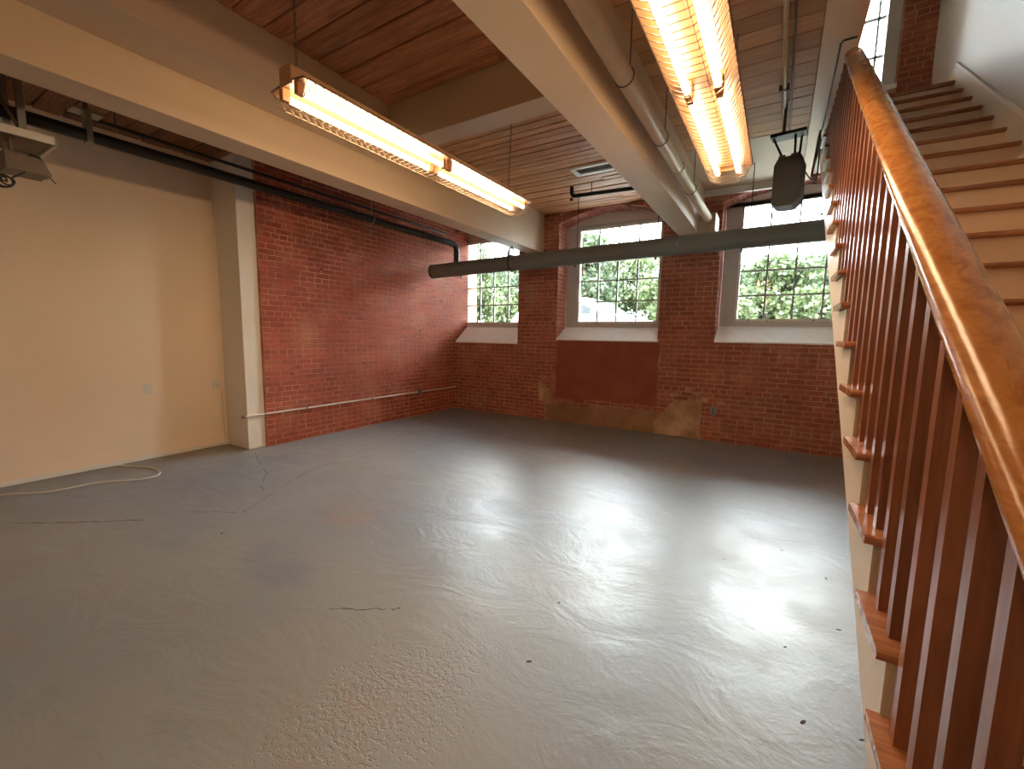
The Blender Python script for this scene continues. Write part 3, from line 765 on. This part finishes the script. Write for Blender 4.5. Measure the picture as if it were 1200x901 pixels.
lp = empty('projector', (-4.55, .86, 2.50)); lp.scale = (.72, .72, .72); tag(lp, 'small grey projector slung beneath the hanging shelf', 'projector')
MB().prism([(-.15, .0), (.13, .0), (.15, .03), (.10, .15), (-.15, .17)], 'X', -.14, .14)  .build('case', 'dull_steel', lp, bevel=.008)
MB().prism([(.02, .152), (.10, .152), (.085, .175), (.02, .182)], 'X', -.12, .12).build('vent_slot', 'dark_gap', lp)
MB().box(-.10, .10, .12, .162, .018, .045).build('front_lip', 'steel', lp)
for s in (-.1, .1): MB().box(s-.008, s+.008, -.1, -.08, .16, .30).build('mount_post', 'dull_steel', lp)
MB().tube([(.1, .14, .01), (.12, .18, -.05)], .005, 6).build('lever', 'rubber', lp)
co = []
for i in range(60):
    t = i/59; a = t*2*pi*3.2; R_ = .036+.010*sin(5*t)
    co.append((-4.46+.03*t, .72+R_*cos(a)+.04*t, 2.41+R_*.9*sin(a)))
co = [(-4.45, .30, 2.47), (-4.45, .60, 2.45)] + co + [(-4.44, .80, 2.46), (-4.44, .84, 2.494)]
tag(MB().tube(co, .0055, 6).build('coiled_cord', 'rubber', smooth=True), 'coil of black cord dangling from the projector', 'cord')

# ------------------------------------------------------------------ outlets, cables
def plate(name, loc, face, label, mat='plastic_white'):
    r = empty(name, loc); d = .008
    if face == 'X':
        pl_ = MB().box(0, d, -.038, .038, -.058, .058).build('plate', mat, r, bevel=.002)
        for z in (-.022, .022): MB().box(d, d+.002, -.014, .014, z-.013, z+.013).build('receptacle', 'dull_steel' if mat == 'steel' else 'conduit', pl_)
    else:
        pl_ = MB().box(-.045, .045, -.035, .0, -.058, .058).build('box', mat, r, bevel=.003)
        for z in (-.022, .022): MB().box(-.014, .014, -.037, -.035, z-.013, z+.013).build('receptacle', 'dull_steel', pl_)
    return tag(r, label, 'outlet')
plate('outlet_plate', (XW, 1.876, .79), 'X', 'cream outlet plate alone on the cream wall')
plate('outlet_plate', (XW, 2.557, .78), 'X', 'cream outlet plate with a plug beside the white column')
plate('outlet_box', (-.709, YB-.003, .44), 'Y', 'grey metal outlet box on the window wall right of the tan plaster', 'steel')
cd = [(XW+.012, 2.56, .775), (XW+.03, 2.565, .77), (XW+.03, 2.60, .74), (XW+.012, 2.615, .60), (XW+.012, 2.62, .30), (XW+.014, 2.63, .05), (XW+.025, 2.60, .012), (XW+.03, 2.3, .008), (XW+.03, 1.9, .008)]
tag(MB().tube(cd, .006, 6).build('power_cord', 'conduit', smooth=True), 'pale cord dropping from the wall outlet to the floor', 'cord')
ctl = [(-5.60, .66), (-5.56, .75), (-5.36, .96), (-5.345, 1.235), (-5.144, 1.488), (-5.12, 1.62), (-5.22, 1.70), (-5.40, 1.71), (-5.56, 1.686), (-5.74, 1.60), (-5.85, 1.56), (-5.88, 1.45), (-5.88, 1.1), (-5.88, .4)]
def crom(P, k=6):
    out = []
    for i in range(len(P)-1):
        p0, p1, p2, p3 = [Vector((*P[max(0, min(len(P)-1, j))], 0)) for j in (i-1, i, i+1, i+2)]
        for s in range(k):
            t = s/k; out.append(.5*((2*p1)+(p2-p0)*t+(2*p0-5*p1+4*p2-p3)*t*t+(3*p1-p0-3*p2+p3)*t**3))
    out.append(Vector((*P[-1], 0))); return out
tag(MB().tube([(p.x, p.y, .0075) for p in crom(ctl)], .0072, 6).build('floor_cable', 'plastic_white', smooth=True), 'white cable lying in a loop on the grey floor', 'cable')

# ------------------------------------------------------------------ floor wear: cracks and chips
def crack(pts, w, seed):
    rnd = random.Random(seed); m = MB(); P = []
    for (a, b_) in zip(pts[:-1], pts[1:]):
        for k in range(7):
            t = k/7; P.append((a[0]+(b_[0]-a[0])*t+rnd.uniform(-.012, .012), a[1]+(b_[1]-a[1])*t+rnd.uniform(-.012, .012)))
    P.append(pts[-1])
    for (a, b_) in zip(P[:-1], P[1:]):
        if rnd.random() < .12: continue
        d = Vector((b_[0]-a[0], b_[1]-a[1])); n_ = Vector((-d.y, d.x)).normalized()*w*rnd.uniform(.4, 1)
        m.add([(a[0]-n_.x, a[1]-n_.y, .0006), (b_[0]-n_.x, b_[1]-n_.y, .0006), (b_[0]+n_.x, b_[1]+n_.y, .0006), (a[0]+n_.x, a[1]+n_.y, .0006)], [(0, 1, 2, 3)])
    return m.build('crack', 'crack', fl)
crack([(-5.30, 2.66), (-4.7, 2.42), (-4.35, 2.30), (-4.03, 2.06), (-3.9, 2.02)], .003, 1)
crack([(-4.75, .62), (-4.3, .95), (-4.02, 1.18)], .005, 2)
crack([(-3.9, 1.45), (-3.55, 1.67), (-4.05, 2.5), (-4.4, 4.0), (-4.59, 5.76)], .0025, 3)
crack([(-1.9, 1.30), (-1.7, 1.42), (-1.6, 1.50)], .004, 4)
cm = MB().prism([(-.03, -.012), (.0, -.02), (.03, -.008), (.026, .012), (-.005, .018), (-.028, .01)], 'Z', 0, .0012).mesh('chip', 'crack')
from mathutils import Matrix as _M
def fpt(u, v):
    d = CR*((u-600)/FPX)+CU*((450.5-v)/FPX)+CF; t = -CAM_H/d.z; return (d.x*t, d.y*t, 0.0003)
for (u, v, a) in [(983, 738, .2), (1010, 867, .5), (941, 846, 1.0), (849, 655, .3), (968, 678, 2.0), (916, 645, .1), (800, 580, .9), (620, 775, .7), (287, 599, .2), (260, 625, .1), (655, 706, 1.4), (920, 758, .8)]:
    o = inst('chip', cm, fl, fpt(u, v), a); s_ = random.uniform(.25, .6); o.scale = (s_, s_*.7, 1)

# ------------------------------------------------------------------ outside: ground, trees, car
GZ = .85
g = MB(); g.add([(-60, YO, GZ), (40, YO, GZ), (40, 80, GZ+1.5), (-60, 80, GZ+1.5), (-60, YO, GZ-1), (40, YO, GZ-1), (40, 80, GZ-1), (-60, 80, GZ-1)], [(0, 1, 2, 3), (4, 7, 6, 5), (0, 4, 5, 1), (1, 5, 6, 2), (2, 6, 7, 3), (3, 7, 4, 0)])
st(g.build('ground', 'grass'), 'green lawn outside the windows', 'ground')
st(MB().box(-30, 12, 9.5, 14.2, GZ+.04, GZ+.17).build('driveway', 'asphalt'), 'grey driveway outside under the white car', 'driveway')
def tree(x, y, h, rx, seed, mat, label, n=2600, leaf=.16, low=.12):
    rs = np.random.RandomState(seed); r = empty('tree', (x, y, GZ+.0157*(y-YO)))
    tr = MB(); tr.tube([(0, 0, -.1), (.05, 0, h*.3), (-.04, .05, h*.62)], [.13, .10, .05], 8)
    for k in range(5):
        a = rs.uniform(0, 6.28); tr.tube([(0, 0, h*(.28+.07*k)), (rx*.5*cos(a), rx*.5*sin(a), h*(.45+.09*k))], [.05, .02], 6)
    tr.build('trunk', 'bark', r, smooth=True)
    cl_ = [(rs.uniform(-.6, .6)*rx, rs.uniform(-.6, .6)*rx, h*(low+rs.uniform(.12, .80-low)), rs.uniform(.42, .62)*rx) for _ in range(11)]
    cl_.append((0, 0, h*.80, rx*.5))
    n = int(n*2.6); CL = np.array(cl_)[rs.randint(len(cl_), size=n)]
    unit = lambda q: q/np.linalg.norm(q, axis=1, keepdims=True)
    C = CL[:, :3]+unit(rs.normal(size=(n, 3)))*(CL[:, 3:]*rs.uniform(.15, 1.06, (n, 1))**.6)*np.array([1, 1, .85])
    C[:, 2] = np.maximum(C[:, 2], .05+rs.uniform(0, .2, n))
    A = unit(rs.normal(size=(n, 3))); Bv = unit(np.cross(A, rs.normal(size=(n, 3)))); L_ = (leaf*1.2*rs.uniform(.6, 1.3, n))[:, None]
    V = np.stack([C-A*L_*.5, C+Bv*L_*.34, C+A*L_*.5, C-Bv*L_*.34], 1).reshape(-1, 3).tolist()
    F = np.arange(4*n).reshape(-1, 4).tolist(); T = rs.uniform(0, 1, n).tolist()
    m = MB(); m.v = V; m.f = F; m.t = T
    m.build('crown', mat, r)
    return tag(r, label, 'tree', 'trees outside the windows')
for i, (x, y, h, rx, mt, lb, nl) in enumerate([
    (-12.4, 16.2, 4.6, 1.5, 'leaf1', 'bushy mid-green tree just outside the corner window', 2600), (-9.5, 14.9, 2.6, 1.0, 'leaf1', 'low rounded tree between the corner window and the car', 2400),
    (-15.2, 20.4, 6.0, 1.7, 'leaf2', 'tall dark tree behind the bushy tree at the corner window', 2600), (-10.9, 20.2, 4.7, 1.7, 'leaf2', 'dark tree behind the low rounded tree', 2600),
    (-6.75, 16.3, 4.9, 1.45, 'leaf2', 'dark green tree right behind the white car roof', 3000), (-3.3, 16.4, 4.3, 1.45, 'leaf1', 'mid-green tree beyond the bonnet of the white car', 3000),
    (-6.5, 20.5, 5.2, 1.7, 'leaf1', 'paler tree far behind the white car', 2600), (-.3, 17.6, 3.5, 1.4, 'leaf1', 'low mid-green tree outside the window behind the speaker', 3000),
    (3.3, 16.6, 5.2, 1.5, 'leaf1', 'tall mid-green tree half hidden by the stairs', 2400), (-2.3, 20.4, 3.8, 1.6, 'leaf2', 'dark tree behind the low tree at the speaker window', 2600),
    (1.75, 20.6, 6.0, 1.7, 'leaf2', 'tall dark tree rising over the low tree by the stairs', 3000)]):
    tree(x, y, h, rx, 40+i, mt, lb, nl)
for i in range(6):
    tree(-23+6.4*i, 27, 5.0+(i*7 % 3)*.4, 2.5, 300+i, 'leaf2', 'distant hedge tree far behind the nearer trees', 2200, .34, .03)
for i, (x, lb) in enumerate([(-1.55, 'small dense shrub outside the speaker window near its pier'), (.95, 'small dense shrub outside the speaker window near the stairs')]):
    o = tree(x, 13.4 if False else 14.75, 2.0, .95, 500+i, 'leaf1', lb, 2000, .13, .02); o.name = 'shrub'; o['category'] = 'shrub'

car = empty('white_car', (-4.75, 11.6, GZ+.17)); tag(car, 'white car parked outside behind the arched window', 'car')
side = [(-2.05, .30), (-2.08, .75), (-1.95, .95), (-1.60, 1.30), (-1.25, 1.45), (.20, 1.48), (.50, 1.42), (1.10, 1.02), (1.85, .86), (2.10, .70), (2.12, .32)]
def loft(m, sections):
    n = len(sections[0]); V = [p for s in sections for p in s]; F = []
    for k in range(len(sections)-1):
        for i in range(n):
            j = (i+1) % n; F.append((k*n+i, k*n+j, (k+1)*n+j, (k+1)*n+i))
    F += [tuple(range(n))[::-1], tuple(range((len(sections)-1)*n, len(sections)*n))]
    return m.add(V, F)
def sec(y, inset, drop):
    return [(x*(1-inset*.06) if z < .9 else x*(1-inset*.06), y, z-(drop if z > 1.1 else 0)) for x, z in side]
loft(MB(), [sec(-.88, 1, .10), sec(-.80, .3, .03), sec(-.5, 0, 0), sec(.5, 0, 0), sec(.80, .3, .03), sec(.88, 1, .10)]).build('body', 'car', car, smooth=True)
for sy in (-.885, .885):
    y0, y1 = (sy-.012, sy+.03) if sy < 0 else (sy-.03, sy+.012)
    MB().prism([(-1.55, 1.0), (-1.25, 1.30), (-.50, 1.34), (-.50, 1.0)], 'Y', y0, y1).build('side_window', 'car_glass', car)
    MB().prism([(-.42, 1.0), (-.42, 1.34), (.15, 1.33), (.85, 1.02)], 'Y', y0, y1).build('side_window', 'car_glass', car)
    for wx in (-1.32, 1.32):
        wl_ = MB().tube([(wx, y0-.02 if sy < 0 else y0-.12, .33), (wx, y1+.12 if sy < 0 else y1+.02, .33)], .33, 20).build('wheel', 'tyre', car, smooth=True)
    MB().box(.55, .72, sy-.10 if sy < 0 else sy, sy if sy < 0 else sy+.10, 1.0, 1.12).build('wing_mirror', 'car', car, bevel=.02)
MB().add([(.53, -.68, 1.425), (.53, .68, 1.425), (1.08, .72, 1.055), (1.08, -.72, 1.055), (.51, -.68, 1.40), (.51, .68, 1.40), (1.06, .72, 1.03), (1.06, -.72, 1.03)], [(0, 3, 2, 1), (4, 5, 6, 7), (0, 1, 5, 4), (1, 2, 6, 5), (2, 3, 7, 6), (3, 0, 4, 7)]).build('windshield', 'car_glass', car)
